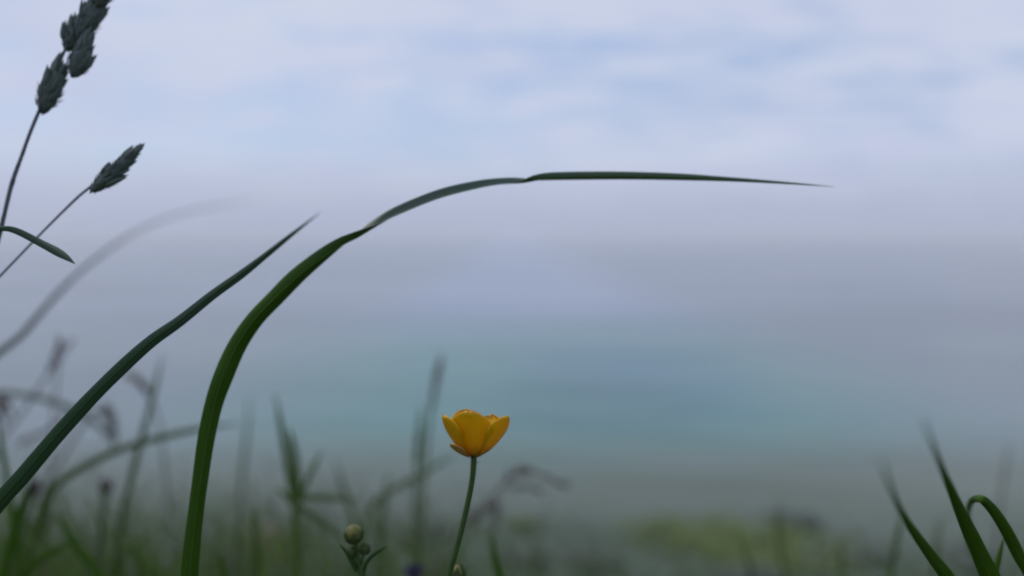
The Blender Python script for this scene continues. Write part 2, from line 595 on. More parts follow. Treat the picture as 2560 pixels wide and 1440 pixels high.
def beach_z(x, y):
    t = y - 9.0
    z = -7.25 - 0.12 * min(t, 9.0) - 0.03 * max(0.0, t - 9.0)
    return z + 0.11 * mnoise.noise((x * 0.16, y * 0.3, 1)) + 0.02 * mnoise.noise((x * 1.3, y * 1.3, 5))
us = [math.copysign(abs(t) ** 2.4, t) for t in [i / 90 for i in range(-90, 91)]]
ys = [8.2 + 0.4 * i for i in range(90)] + [46, 52, 60]
grid_obj('beach', ys, us, lambda u, y: u * 500, beach_z, M_SAND)

def sea_z(x, y):
    f = max(0.0, min(1.0, (140 - y) / 90))
    if f == 0 or abs(x) > 140:
        return SEA_Z
    h = 0.05 * mnoise.noise((x * 0.16 + 3, y * 0.42, 0)) + 0.03 * mnoise.noise((x * 0.5, y * 1.1, 4))
    return SEA_Z + h * f
ys = [12 + 0.5 * i for i in range(136)]
s = 80.0
while s < 22000:
    ys.append(s); s *= 1.06
us = [math.copysign(abs(t) ** 2.2, t) for t in [i / 110 for i in range(-110, 111)]]
grid_obj('sea', ys, us, lambda u, y: u * (300 + 1.15 * y), sea_z, M_SEA)

# ---- shore below: boulders, seaweed mats, shingle
def boulder_mesh(name, seed, mat, flat=0.55):
    import bmesh
    bm = bmesh.new()
    bmesh.ops.create_icosphere(bm, subdivisions=3, radius=1.0)
    for v in bm.verts:
        n = v.co.normalized()
        f = 1 + 0.28 * mnoise.noise(n * 1.3 + Vector((seed * 3.1, 0, 0))) + 0.12 * mnoise.noise(n * 3.4 + Vector((0, seed * 2.3, 0)))
        v.co = n * f
        v.co.z = max(v.co.z * flat, -0.3)
    me = bpy.data.meshes.new(name)
    bm.to_mesh(me); bm.free()
    me.materials.append(mat)
    return me

rng = random.Random(11)
rock_me = [boulder_mesh('boulder', i, M_ROCK) for i in range(4)]
tan_me = boulder_mesh('boulder', 9, M_TAN)

def floor_z(x, y):
    return max(beach_z(x, y), SEA_Z + 0.03)

def shore_at(px, py):
    v = (P(px, py, 1.0) - CAMPOS)
    t = 10.0
    for _ in range(30):
        q = CAMPOS + v * t
        t += (q.z - floor_z(q.x, q.y)) * 1.2 / max(0.2, -v.z) * 0.5
    q = CAMPOS + v * t
    return Vector((q.x, q.y, floor_z(q.x, q.y)))

BOULD = [(1975, 1300, .55, 0, 'dark rounded boulder in the shallows behind the largest seaweed patch'),
         (2180, 1395, .5, 1, 'dark low boulder in the shallows below the shorter right-hand blade'),
         (1480, 1400, .6, 2, 'dark flat boulder in the shallows between the buttercup and the seaweed'),
         (1300, 1395, .5, 3, 'dark boulder in the shallows just behind the buttercup stem'),
         (1870, 1440, .6, 1, 'dark boulder in the shallows in front of the largest seaweed patch'),
         (1060, 1330, .5, 0, 'dark boulder in the shallows between the bud and the buttercup'),
         (2420, 1400, .6, 2, 'dark boulder in the shallows behind the tall right-hand blades'),
         (560, 1400, .6, 3, 'dark boulder in the shallows behind the foot of the arching blade')]
for (px, py, sc, mi, lab) in BOULD:
    q = shore_at(px, py)
    o = bpy.data.objects.new('boulder', rock_me[mi])
    COL.objects.link(o)
    o.location = q + Vector((0, 0, 0.02))
    o.rotation_euler = (0, 0, rng.uniform(0, 6.28))
    o.scale = (sc * 1.5, sc, sc * .55)
    tag(o, lab, 'boulder', 'boulders in the shallows')
for (px, py, sc, lab) in [(660, 1335, .45, 'pale tan rock in the shallows seen through grass beside the arching blade')]:
    o = bpy.data.objects.new('boulder', tan_me)
    COL.objects.link(o)
    o.location = shore_at(px, py); o.scale = (sc * 1.2, sc, sc * .9)
    tag(o, lab, 'boulder')

def seaweed(px, py, rx, ry, n, lab, seed):
    q = shore_at(px, py)
    r = random.Random(seed)
    V, F = [], []
    for i in range(n):
        x, y = rx * r.gauss(0, .45), ry * r.gauss(0, .45)
        if mnoise.noise(((q.x + x) * 1.1, (q.y + y) * 1.1, seed)) < r.uniform(-.45, .15): continue   # ragged, with holes
        rr = min(1, math.hypot(x / rx, y / ry))
        h = 0.10 * (1 - rr) + 0.03
        z = floor_z(q.x + x, q.y + y) - q.z + h * r.uniform(0.2, 1)
        an = r.uniform(0, 6.283); ln = r.uniform(.10, .26); w = r.uniform(.02, .05)
        dx, dy = math.cos(an), math.sin(an)
        b = len(V)
        for k in range(4):
            t = k / 3
            ww = w * (1 - 0.7 * t)
            zz = z + 0.05 * math.sin(t * 3.1)
            V.append((x + dx * ln * t - dy * ww, y + dy * ln * t + dx * ww, zz))
            V.append((x + dx * ln * t + dy * ww, y + dy * ln * t - dx * ww, zz + 0.01))
        for k in range(3):
            F.append((b + 2 * k, b + 2 * k + 1, b + 2 * k + 3, b + 2 * k + 2))
    o = mesh_obj('seaweed', V, F, M_WEED, None, q)
    tag(o, lab, 'seaweed', 'seaweed patches in the shallows', kind='stuff')
seaweed(1890, 1368, 2.2, 2.0, 2300, 'large yellow-green patch of seaweed in the shallows', 1)
seaweed(1670, 1335, 1.2, 1.1, 500, 'small yellow-green seaweed patch beside the large patch', 2)
seaweed(1310, 1308, .35, .28, 220, 'tiny yellow-green seaweed patch in the shallows near the buttercup', 3)
seaweed(700, 1360, 1.6, 1.2, 900, 'green seaweed patch glimpsed behind the grass beside the arching blade', 4)

V, F = [], []
for i in range(5200):
    y = 9 + 7.5 * rng.random() ** 0.6
    x = rng.uniform(-1.0, 1.0) * (4 + y * 0.85)
    dens = mnoise.noise((x * 0.25, y * 0.35, 2))
    if rng.random() > 0.55 + dens: continue
    if y > 20.5 and rng.random() < (y - 20.5) / 3.5: continue
    z = beach_z(x, y)
    s = rng.uniform(.03, .09) * rng.uniform(.6, 1.3)
    b = len(V)
    for (vx, vy, vz) in ((1, 0, 0), (.3, .95, 0), (-.8, .6, 0), (-.8, -.6, 0), (.3, -.95, 0)):
        V.append((x + vx * s * rng.uniform(.8, 1.3), y + vy * s * rng.uniform(.7, 1.1), z - .01))
    for (vx, vy) in ((.6, .1), (-.1, .55), (-.5, -.1), (.1, -.5)):
        V.append((x + vx * s, y + vy * s, z + s * rng.uniform(.4, .7)))
    F += [(b, b + 1, b + 6, b + 5), (b + 1, b + 2, b + 6), (b + 2, b + 3, b + 7, b + 6), (b + 3, b + 4, b + 8, b + 7), (b + 4, b, b + 5, b + 8), (b + 5, b + 6, b + 7, b + 8)]
o = mesh_obj('shingle', V, F, M_ROCK, smooth=False)
tag(o, 'dark stones strewn over the wet foreshore', 'shingle', kind='stuff')

# ------------------------------------------------------------------ haze
def haze_box():
    m, nt, out = new_mat('haze_air')
    v = N(nt, 'ShaderNodeVolumePrincipled')
    v.inputs['Color'].default_value = (0.95, 0.96, 0.99, 1)
    v.inputs['Density'].default_value = HAZE_DENSITY
    v.inputs['Anisotropy'].default_value = 0.0
    L(nt, v.outputs[0], out.inputs['Volume'])
    x, y0, y1, z0, z1 = 27000, -600, 23000, -12.5, 1.2
    Vv = [(sx * x, yy, zz) for zz in (z0, z1) for yy in (y0, y1) for sx in (-1, 1)]
    Ff = [(0, 2, 3, 1), (4, 5, 7, 6), (0, 1, 5, 4), (2, 6, 7, 3), (0, 4, 6, 2), (1, 3, 7, 5)]
    o = mesh_obj('haze', Vv, Ff, m, smooth=False)
    tag(o, 'thin sea haze over the bay', 'haze', kind='stuff')
HAZE_DENSITY = 1.3e-3
haze_box()

# ------------------------------------------------------------------ the grass in focus
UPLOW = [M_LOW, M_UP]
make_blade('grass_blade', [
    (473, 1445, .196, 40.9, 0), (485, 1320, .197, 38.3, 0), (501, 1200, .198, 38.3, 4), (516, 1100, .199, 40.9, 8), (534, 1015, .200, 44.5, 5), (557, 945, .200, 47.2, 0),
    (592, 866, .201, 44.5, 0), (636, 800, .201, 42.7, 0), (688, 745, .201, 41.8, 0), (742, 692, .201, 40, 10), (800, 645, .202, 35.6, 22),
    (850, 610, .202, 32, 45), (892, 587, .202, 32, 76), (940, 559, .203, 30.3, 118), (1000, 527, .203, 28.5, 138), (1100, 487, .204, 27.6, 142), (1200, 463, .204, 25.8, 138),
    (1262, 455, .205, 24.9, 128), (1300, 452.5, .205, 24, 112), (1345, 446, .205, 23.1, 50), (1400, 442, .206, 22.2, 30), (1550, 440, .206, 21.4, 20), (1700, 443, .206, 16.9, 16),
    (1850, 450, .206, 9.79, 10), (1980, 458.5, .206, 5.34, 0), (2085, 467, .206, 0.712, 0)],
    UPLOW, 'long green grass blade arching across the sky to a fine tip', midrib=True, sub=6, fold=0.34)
make_blade('grass_blade', [
    (-40, 1303, .190, 40.5, 0), (60, 1186, .189, 38.7, 0), (150, 1080, .188, 36.9, 0), (250, 972, .186, 34.2, 0), (365, 864, .184, 31.5, 0), (450, 802, .181, 27, -8),
    (530, 738, .178, 24.3, -12), (600, 688, .174, 20.7, -12), (662, 640, .168, 15.3, -10), (730, 586, .160, 9.9, 0), (802, 530, .150, 0.9, 0)],
    [M_DARK, M_DARK], 'dark blue-green grass blade rising diagonally from the bottom left edge of the photo', midrib=True)
make_blade('grass_blade', [
    (-140, 640, .176, 12, 0), (-60, 585, .180, 14, 0), (0, 572, .182, 13, 0), (40, 577, .183, 17, 0), (100, 607, .183, 18, 0), (140, 628, .182, 20, 0), (165, 643, .181, 14, 0), (188, 660, .180, 1, 0)],
    [M_DARK, M_DARK], 'short drooping leaf tip crossing behind the two seed-head stalks', rootdir=(-.3, 0, -1))
make_blade('grass_blade', [
    (-60, 975, .120, 17, 0), (60, 832, .118, 14, 0), (150, 728, .116, 10.5, 0), (230, 655, .115, 8, 0), (330, 585, .112, 6, 0), (430, 541, .109, 4.5, 0), (530, 517, .106, 3.2, 0), (640, 500, .102, 1, 0)],
    [M_PALE, M_PALE], 'ghostly out-of-focus pale blade close to the lens, curving below the lower seed head', rootdir=(-.2, 0, -1), thick=0.00012)

# tuft at the lower right: three leaves from one root
make_blade('grass_blade', [
    (2385, 1470, .190, 34.4, 0), (2330, 1392, .180, 27.9, 0), (2285, 1330, .160, 21.3, 0), (2255, 1282, .140, 14.8, 0), (2228, 1222, .118, 10.7, 0), (2203, 1150, .098, 3.28, 0)],
    [M_RICH, M_RICH], 'shorter of the two straight blades at lower right, its tip blurred', group='blades at the lower right')
make_blade('grass_blade', [
    (2490, 1480, .195, 47.6, 0), (2452, 1390, .190, 39.4, 0), (2415, 1310, .180, 31.2, 0), (2380, 1230, .158, 21.3, 0), (2345, 1145, .128, 12.3, 0), (2307, 1045, .102, 3.28, 0)],
    [M_RICH, M_RICH], 'taller of the two straight blades at lower right, its tip blurred', group='blades at the lower right')
make_blade('grass_blade', [
    (2585, 1470, .200, 21.3, 0), (2545, 1385, .196, 27.9, 0), (2515, 1325, .190, 27.9, 0), (2480, 1272, .184, 24.6, 0), (2448, 1247, .180, 19.7, 0), (2424, 1262, .235, 13, 0), (2418, 1310, .32, 11, 0), (2428, 1390, .40, 7, 0)],
    [M_RICH, M_RICH], 'bent-over green leaf at the right edge, hooked at its top')
make_blade('grass_blade', [
    (2485, 1455, .215, 13.1, 0), (2497, 1395, .215, 11.5, 0), (2510, 1345, .215, 2.46, 0)], [M_RICH, M_RICH], 'small upright grass tip under the hooked leaf at the right edge')

def ellipsoid(V, F, c, axis, ra, rb, nu=10, nv=7, rough=0.0, seed=0):
    b = len(V)
    z = axis.normalized(); x = z.orthogonal().normalized(); y = z.cross(x)
    for j in range(nv + 1):
        th = math.pi * j / nv
        for i in range(nu):
            ph = 2 * math.pi * i / nu
            k = 1 + rough * mnoise.noise((i * 1.7, j * 1.3, seed))
            V.append(c + z * (-math.cos(th) * rb * k) + (x * math.cos(ph) + y * math.sin(ph)) * math.sin(th) * ra * k)
    for j in range(nv):
        for i in range(nu):
            i2 = (i + 1) % nu
            F.append((b + j * nu + i, b + j * nu + i2, b + (j + 1) * nu + i2, b + (j + 1) * nu + i))

# ------------------------------------------------------------------ cocksfoot
def spikelet_mesh():
    V, F = [], []
    rings = [(0, .10), (.14, .52), (.34, .95), (.55, .85), (.76, .50), (.9, .22), (1.0, .03)]
    for (t, w) in rings:
        for k in range(6):
            a = k / 6 * 2 * math.pi
            V.append((w * .5 * math.cos(a) * .30, w * .5 * .19 * math.sin(a) + 0.02 * math.sin(t * 3), t))
    for i in range(len(rings) - 1):
        for k in range(6):
            k2 = (k + 1) % 6
            F.append((i * 6 + k, i * 6 + k2, (i + 1) * 6 + k2, (i + 1) * 6 + k))
    F.append((5, 4, 3, 2, 1, 0)); F.append(tuple(36 + k for k in range(6)))
    me = bpy.data.meshes.new('spikelet')
    me.from_pydata(V, [], F)
    me.polygons.foreach_set('use_smooth', [True] * len(me.polygons))
    me.materials.append(M_SPIKE)
    return me

def cocksfoot():
    pts = [(-75, 860, .2068, 5.5), (-30, 690, .2068, 5.5), (0, 580, .2068, 5.5), (10, 540, .2068, 5), (30, 458, .2079, 5), (55, 388, .209, 4.5), (76, 330, .209, 4.2), (102, 268, .209, 4), (130, 205, .209, 3.5), (165, 120, .209, 3.5), (205, 60, .209, 3), (255, -30, .209, 2.5), (285, -90, .209, 1.5)]
    q, r = stem_points(pts)
    base = q[0].copy()
    root = empty('cocksfoot_grass', base)
    tag(root, 'tall grass stalk with dark clumped seed heads at the top left corner', 'grass')
    V, F = [], []
    add_tube(V, F, [p - base for p in q], r, 8)
    culm = mesh_obj('culm', V, F, M_CULM, root)
    q2, r2 = stem_points([(-52, 765, .2068, 2.8), (-30, 722, .2068, 2.8), (0, 690, .2068, 2.8), (110, 576, .2057, 2.8), (190, 497, .2046, 3.2), (232, 462, .2035, 3.2), (290, 412, .2024, 2), (340, 370, .2013, 1)], root=False)
    V, F = [], []
    add_tube(V, F, [p - base for p in q2], r2, 8)
    mesh_obj('branch', V, F, M_BRANCH, root)
    nd = P(31, 456, .2079)
    V, F = [], []
    dn = (P(26, 472, .2079) - nd)
    add_tube(V, F, [nd + dn - base, nd + dn * .5 - base, nd - base, nd - dn * .5 - base, nd - dn - base], [.00045, .00056, .00062, .00056, .00045], 8)
    mesh_obj('stalk_node', V, F, M_CULM, root)
    sp = spikelet_mesh()
    r = random.Random(5)
    # each cluster: axis start, axis end (px), fullness in px across, bias of the belly to one side, count
    clusters = [((103, 268), (142, 165), 66, 0.25, 46, .209, 62),
                ((180, 182), (212, 108), 62, 0.25, 46, .2068, 62),
                ((172, 122), (192, 62), 50, -0.1, 36, .2101, 55),
                ((200, 92), (252, -22), 62, 0.1, 52, .209, 60),
                ((238, 12), (275, -70), 56, 0.2, 34, .2079, 60),
                ((235, 468), (336, 378), 48, 0.25, 60, .2035, 56)]
    right = CAMROT @ Vector((1, 0, 0)); upv = CAMROT @ Vector((0, 1, 0)); fwd = CAMROT @ Vector((0, 0, -1))
    for (a, b, wpx, bias, n, d, lpx) in clusters:
        A = P(*a, d); B = P(*b, d)
        ax = (B - A); ln = ax.length; ax.normalize()
        side = fwd.cross(ax).normalized()       # across, in the plane of the picture
        if side.dot(right) < 0: side = -side
        dep = ax.cross(side)
        cl = empty('seed_cluster', A - base)
        cl.parent = root
        V, F = [], []
        add_tube(V, F, [Vector((0, 0, 0)), ax * ln * .5, ax * ln], [.0007, .0008, .0003], 6)
        for v in V: pass
        mesh_obj('axis', V, F, M_CULM, cl)
        half = wpx / FPX * d * .57
        sl = lpx / FPX * d
        V, F = [], []              # the packed inner glumes, a knobbly solid heart
        c0 = ax * ln * .46 + side * half * bias * .8
        ellipsoid(V, F, c0, ax, half * .62, ln * .56, 14, 12, .22, a[0])
        mesh_obj('glumes', V, F, M_SPIKE, cl)
        V, F = [], []              # short bristles fringing the cluster
        for i in range(170):
            s = r.random(); an = r.uniform(0, 6.283)
            env = (1 - s) ** .5 * min(1, .5 + 2.0 * s)
            od = (side * (math.cos(an) + bias) + dep * math.sin(an))
            p = ax * ln * (s * 1.05) + od * half * .78 * env
            dv = (ax + od * r.uniform(.3, .9)).normalized()
            bl = sl * r.uniform(.14, .30)
            add_tube(V, F, [p, p + dv * bl * .5, p + dv * bl], [.00011, .00008, .00002], 3)
        mesh_obj('bristles', V, F, M_SPIKE, cl)['kind'] = 'stuff'
        for i in range(n):
            s = (i + r.random()) / n
            s2 = s ** 0.85
            an = r.uniform(0, 2 * math.pi)
            env = math.sin(math.pi * min(1, .18 + .72 * (1 - s2) ** 0.9)) if False else (1 - s2) ** .55 * min(1, .45 + 2.2 * s2)
            rad = half * .55 * env * math.sqrt(r.uniform(.25, 1))
            off = side * (math.cos(an) * rad + bias * half * env) + dep * (math.sin(an) * rad * .8)
            pos = ax * (ln * s2 * .92) + off
            splay = .55 * env * r.uniform(.5, 1.1)
            dirv = (ax + (side * (math.cos(an) + bias) + dep * math.sin(an)) * splay).normalized()
            pos = pos - dirv * sl * .12
            o = bpy.data.objects.new('spikelet', sp)
            COL.objects.link(o)
            o.parent = cl
            o.location = pos
            o.rotation_mode = 'QUATERNION'
            rot = dirv.to_track_quat('Z', 'Y')
            o.rotation_quaternion = rot @ Matrix.Rotation(r.uniform(0, 6.28), 3, 'Z').to_quaternion()
            k = sl * r.uniform(.75, 1.05)
            o.scale = (k * 1.15, k * 1.3, k)
cocksfoot()

# ------------------------------------------------------------------ buttercup
def petal(parent, o0, axis, az, R0, H, wid, open_=1.0, mat=None, notch=.06, curl=0.0):
    nu, nv = 9, 16
    V, F, U = [], [], []
    zx = axis.normalized()
    xx = zx.orthogonal().normalized()
    fx = Vector((1, 0, 0)); fx = (fx - zx * fx.dot(zx)).normalized()
    fy = zx.cross(fx)
    for side in (0, 1):
        for j in range(nv + 1):
            v = math.sin(j / nv * math.pi / 2)
            rr = R0 * v ** .72
            hh = H * (v ** 1.35) + curl * v * v
            w = wid * .5 * (min(1, (v * 1.25 + .10)) ** .8) * max(0.0, 1 - max(0, (v - .66) / .34) ** 2.4) ** .5 + .0003
            for i in range(nu + 1):
                u = i / nu * 2 - 1
                # edge of the petal is drawn round the cup, so it bends with it
                ang = az + u * w / max(R0 * .95, .002) * .62
                rad = rr * (1 - .10 * u * u) + (0.00016 if side else 0)
                lat = u * w * .38
                hz = hh * (1 + .02 * math.sin(u * 5 + az)) - notch * H * max(0, v - .8) * 5 * math.exp(-(u * 3) ** 2) - .05 * H * u * u * v
                e = fx * math.cos(ang) + fy * math.sin(ang)
                t = -fx * math.sin(az) + fy * math.cos(az)
                V.append(o0 + e * rad + t * lat + zx * hz)
                U.append((i / nu, v))
    m = (nu + 1) * (nv + 1)
    for j in range(nv):
        for i in range(nu):
            a = j * (nu + 1) + i
            F.append((a, a + 1, a + nu + 2, a + nu + 1))
            F.append((m + a + 1, m + a, m + a + nu + 1, m + a + nu + 2))
    ring = [i for i in range(nu + 1)] + [j * (nu + 1) + nu for j in range(1, nv + 1)] + [nv * (nu + 1) + i for i in range(nu - 1, -1, -1)] + [j * (nu + 1) for j in range(nv - 1, 0, -1)]
    for k in range(len(ring)):
        a, b = ring[k], ring[(k + 1) % len(ring)]
        F.append((b, a, m + a, m + b))
    return mesh_obj('petal', V, F, mat or M_PETAL, parent, None, True, None, U)

def bud_sepal(parent, c, axis, ra, rb, ph0, reach, mat):
    z = axis.normalized(); x = z.orthogonal().normalized(); y = z.cross(x)
    V, F = [], []
    nv, nu = 8, 4
    for lay in (1.05, 1.11):
        for j in range(nv + 1):
            t = j / nv
            th = math.pi * (.04 + (reach - .04) * t)
            half = .62 * (1 - t ** 3) + .03
            for i in range(nu + 1):
                ph = ph0 + (i / nu * 2 - 1) * half
                k = lay + .03 * math.cos((i / nu * 2 - 1) * 1.5)
                V.append(c + z * (-math.cos(th) * rb * k) + (x * math.cos(ph) + y * math.sin(ph)) * math.sin(th) * ra * k)
    m = (nu + 1) * (nv + 1)
    for j in range(nv):
        for i in range(nu):
            a = j * (nu + 1) + i
            F.append((a + 1, a, a + nu + 1, a + nu + 2))
            F.append((m + a, m + a + 1, m + a + nu + 2, m + a + nu + 1))
        for e in (0, nu):
            a = j * (nu + 1) + e
            F.append((a, a + nu + 1, m + a + nu + 1, m + a))
    return mesh_obj('sepal', V, F, mat, parent)

def buttercup():
    D = .190
    q, r = stem_points([(1108, 1500, D, 7), (1128, 1420, D, 7), (1150, 1340, D, 7), (1170, 1255, D, 7), (1181, 1195, D, 7), (1185, 1143, D, 7.5)])
    base = q[0].copy()
    root = empty('buttercup', base)
    tag(root, 'single yellow buttercup in bloom on a thin curved stem', 'flower')
    V, F = [], []
    add_tube(V, F, [p - base for p in q], r, 10)
    mesh_obj('stem', V, F, M_STEM, root)
    top = P(1186, 1141, D) - base
    axis = Vector((0.03, .16, 1)).normalized()
    px = D / FPX
    V, F = [], []
    ellipsoid(V, F, top + axis * 10 * px, axis, 11 * px, 15 * px)
    mesh_obj('receptacle', V, F, M_BUDG, root)
    # five petals round the cup
    petal(root, top, axis, R(-99), 80 * px, 119 * px, 122 * px, notch=.06)
    petal(root, top, axis, R(-31), 93 * px, 108 * px, 114 * px)
    petal(root, top, axis, R(48), 64 * px, 104 * px, 112 * px)
    petal(root, top, axis, R(118), 60 * px, 116 * px, 116 * px)
    petal(root, top, axis, R(209), 90 * px, 105 * px, 106 * px)
    # sepals hug the underside; one hangs away, its caught light put into a paler colour
    for k, (az, R0, H) in enumerate(((-62, 26, 20), (15, 28, 18), (90, 26, 20), (160, 28, 16))):
        petal(root, top - axis * 3 * px, axis, R(az), R0 * px, H * px, 26 * px, mat=M_SEPAL).name = 'sepal'
    o = petal(root, top - axis * 4 * px, axis, R(-140), 72 * px, 40 * px, 60 * px, mat=M_SEPAL_LIT)
    o.name = 'sepal'
    o['label'] = 'sepal hanging away under the cup, caught light put into its pale orange colour'
    V, F = [], []
    rr = random.Random(2)
    for i in range(40):
        a = i * 2.4; t = math.sqrt(i / 40)
        d = (axis * (1.1 - .4 * t) + Vector((math.cos(a), math.sin(a), 0)) * (.25 + .75 * t)).normalized()
        p0 = top + axis * 12 * px
        add_tube(V, F, [p0, p0 + d * 26 * px, p0 + d * 34 * px, p0 + d * 44 * px], [.00009, .00009, .00028, .00012], 5)
    mesh_obj('stamens', V, F, M_STAMEN, root)['kind'] = 'stuff'
    V, F = [], []
    for i in range(260):
        k = rr.randrange(len(q) // 2, len(q))
        an = rr.uniform(0, 6.283)
        d = Vector((math.cos(an), math.sin(an), rr.uniform(-.1, .6)))
        p = q[k] - base + d * r[k] * .9 + Vector((0, 0, rr.uniform(-.003, .003)))
        add_tube(V, F, [p, p + d * rr.uniform(.0005, .0011)], [.00004, .00001], 3)
    mesh_obj('hairs', V, F, M_HAIR, root)['kind'] = 'stuff'
M_HAIR = plain_mat('pale_hair', (0.18, 0.20, 0.11), (0.14, 0.17, 0.09), 500, 0.6, 0.3, 0.4)
M_SEPAL = plain_mat('sepal_yellow_green', (0.30, 0.22, 0.02), (0.22, 0.19, 0.02), 500, 0.6, 0.3, 0.2)
M_SEPAL_LIT = plain_mat('sepal_lit', (0.62, 0.36, 0.10), (0.55, 0.30, 0.06), 500, 0.45, 0.4, 0.25)  # lighter copy of the sepal colour, with the highlight put in
buttercup()

def bud_plant():
    D = .205
    q, r = stem_points([(905, 1520, D, 7), (903, 1440, D, 7), (897, 1400, D, 5), (888, 1358, D, 5)])
    base = q[0].copy()
    root = empty('budding_buttercup', base)
    tag(root, 'hairy budding stem with one round yellowish bud above two small green buds', 'flower bud')
    V, F = [], []
    add_tube(V, F, [p - base for p in q], r, 8)
    mesh_obj('stem', V, F, M_STEM, root)
    px = D / FPX
    up = Vector((.02, -.1, 1)).normalized()
    def bud(x, y, rx, ry, mat, name, tilt):
        c = P(x, y, D) - base
        V, F = [], []
        ax = (up + Vector((tilt, 0, 0))).normalized()
        ellipsoid(V, F, c, ax, rx * px, ry * px, 14, 10, .10, x)
        b = mesh_obj(name, V, F, mat, root)
        # hairy sepals closed round the bud
        for k in range(5):
            bud_sepal(root, c, ax, rx * px, ry * px, k * 1.256 + .4, .66 if rx > 15 else .88, M_BUDG)
        V, F = [], []
        rr = random.Random(int(x))
        for i in range(90):
            d = Vector((rr.gauss(0, 1), rr.gauss(0, 1), rr.gauss(0, 1))).normalized()
            p = c + Vector((d.x * rx, d.y * rx, d.z * ry)) * px
            add_tube(V, F, [p, p + (d + Vector((0, 0, .5))) * rx * .22 * px], [.00004, .00001], 3)
        h = mesh_obj('hairs', V, F, M_HAIR, b)
        h['kind'] = 'stuff'
        return b
    bud(885, 1335, 22, 23, M_BUDY, 'flower_bud', -.1)
    b2 = bud(880, 1380, 12, 13, M_BUDG, 'small_bud', -.3)
    b3 = bud(912, 1373, 13, 13, M_BUDG, 'small_bud', .3)
    part_blade(root, base, 'bract', [(893, 1430, D, 11, 0), (880, 1402, D, 14, 0), (866, 1380, D, 9, 0), (850, 1362, D, 2, 0)], [M_DARK, M_DARK])
    part_blade(root, base, 'bract', [(908, 1440, D, 9, 0), (916, 1408, D, 9, 0), (932, 1388, D, 9, 0), (952, 1374, D, 8, 0), (968, 1365, D, 2, 0)], [M_DARK, M_DARK])
    for (x0, y0, x1, y1) in ((900, 1420, 884, 1390), (901, 1415, 910, 1384)):
        V, F = [], []
        add_tube(V, F, [P(x0, y0, D) - base, P(x1, y1, D) - base], [4 * px, 3.5 * px], 7)
        mesh_obj('bud_stalk', V, F, M_STEM, root)
bud_plant()

def low_bud():
    D = .20
    q, r = stem_points([(1150, 1560, D, 6), (1147, 1490, D, 6), (1144, 1448, D, 5)])
    base = q[0].copy()
    root = empty('buttercup_bud', base)
    tag(root, 'dark closed bud at the bottom edge by the foot of the buttercup stem', 'flower bud')
    V, F = [], []
    add_tube(V, F, [p - base for p in q], r, 8)
    mesh_obj('stem', V, F, M_STEM, root)
    px = D / FPX
    c = P(1144, 1434, D) - base
    V, F = [], []
    up = Vector((0, -.1, 1)).normalized()
    ellipsoid(V, F, c, up, 20 * px, 22 * px, 14, 10, .05, 1)
    mesh_obj('flower_bud', V, F, M_BUDY, root)
    for k in range(5):
        bud_sepal(root, c, up, 20 * px, 22 * px, k * 1.256 + .15, .9, M_BUDG)
low_bud()

# ------------------------------------------------------------------ blurred meadow plants behind
MM = [M_MEAD, M_MEAD]; PP = [M_PALE, M_PALE]
def mb(pts, d, mats, label, **kw):
    make_blade('grass_blade', [(x, y, d * 1.3, w * .66, 0) for (x, y, w, dd) in pts], mats, label, group='blurred grass behind', **kw)
G = 'grass blade'
mb([(285, 1460, 22, 0), (298, 1340, 22, 0), (318, 1240, 22, 0), (345, 1130, 22, 0), (372, 1030, 18, 0), (392, 950, 13, 0), (408, 880, 2, 0)], .36, MM, 'straight blurred blade leaning between the diagonal blade and the foot of the arching blade')
mb([(60, 1460, 26, .0), (84, 1360, 28, 0), (105, 1300, 28, 0), (122, 1245, 28, 0), (135, 1218, 28, 0), (180, 1184, 28, 0), (250, 1145, 27, 0), (330, 1113, 25, 0), (420, 1089, 23, 0), (505, 1071, 18, 0), (600, 1058, 2, 0)], .33, MM, 'long blurred leaf bent sharply and running right behind the arching blade')
mb([(-90, 1010, 24, 0), (-20, 983, 24, 0), (70, 988, 24, 0), (150, 1010, 24, 0), (215, 1042, 22, 0), (262, 1078, 18, 0), (290, 1120, 3, 0)], .42, PP, 'pale blurred leaf drooping behind the diagonal blade at the left edge', rootdir=(-.4, 0, -1))
mb([(48, 1440, 18, 0), (36, 1300, 18, 0), (18, 1200, 17, 0), (4, 1110, 15, 0), (-12, 1030, 3, 0)], .28, [M_RICH, M_RICH], 'dark green leaf hugging the left edge below the pale leaf')
mb([(592, 1460, 13, 0), (598, 1300, 13, 0), (606, 1180, 14, 0), (618, 1080, 12, 0), (624, 985, 2, 0)], .52, MM, 'faint upright blade just right of the arching blade')
mb([(905, 1440, 16, 0), (898, 1350, 16, 0), (880, 1285, 17, 0), (858, 1215, 15, 0), (835, 1140, 2, 0)], .46, MM, 'faint blade leaning left above the round bud')
mb([(935, 1460, 16, 0), (952, 1330, 17, 0), (962, 1250, 17, 0), (970, 1180, 3, 0)], .44, MM, 'faint upright blade between the round bud and the tall spikes')
mb([(900, 1400, 14, 0), (915, 1300, 16, 0), (940, 1255, 18, 0), (985, 1222, 19, 0), (1045, 1190, 18, 0), (1100, 1158, 12, 0), (1140, 1135, 2, 0)], .42, MM, 'blurred leaf bending right across the tall spikes')
mb([(1262, 1480, 28, 0), (1246, 1430, 27, 0), (1236, 1385, 24, 0), (1230, 1335, 8, 0)], .25, [M_RICH, M_RICH], 'short thick green blade right of the buttercup stem')
mb([(2225, 1460, 18, 0), (2236, 1380, 18, 0), (2248, 1320, 17, 0), (2258, 1285, 6, 0)], .34, MM, 'blurred blade crossing behind the shorter right-hand blade')
mb([(2335, 1460, 14, 0), (2342, 1370, 14, 0), (2352, 1285, 2, 0)], .42, MM, 'faint blade between the two straight right-hand blades')
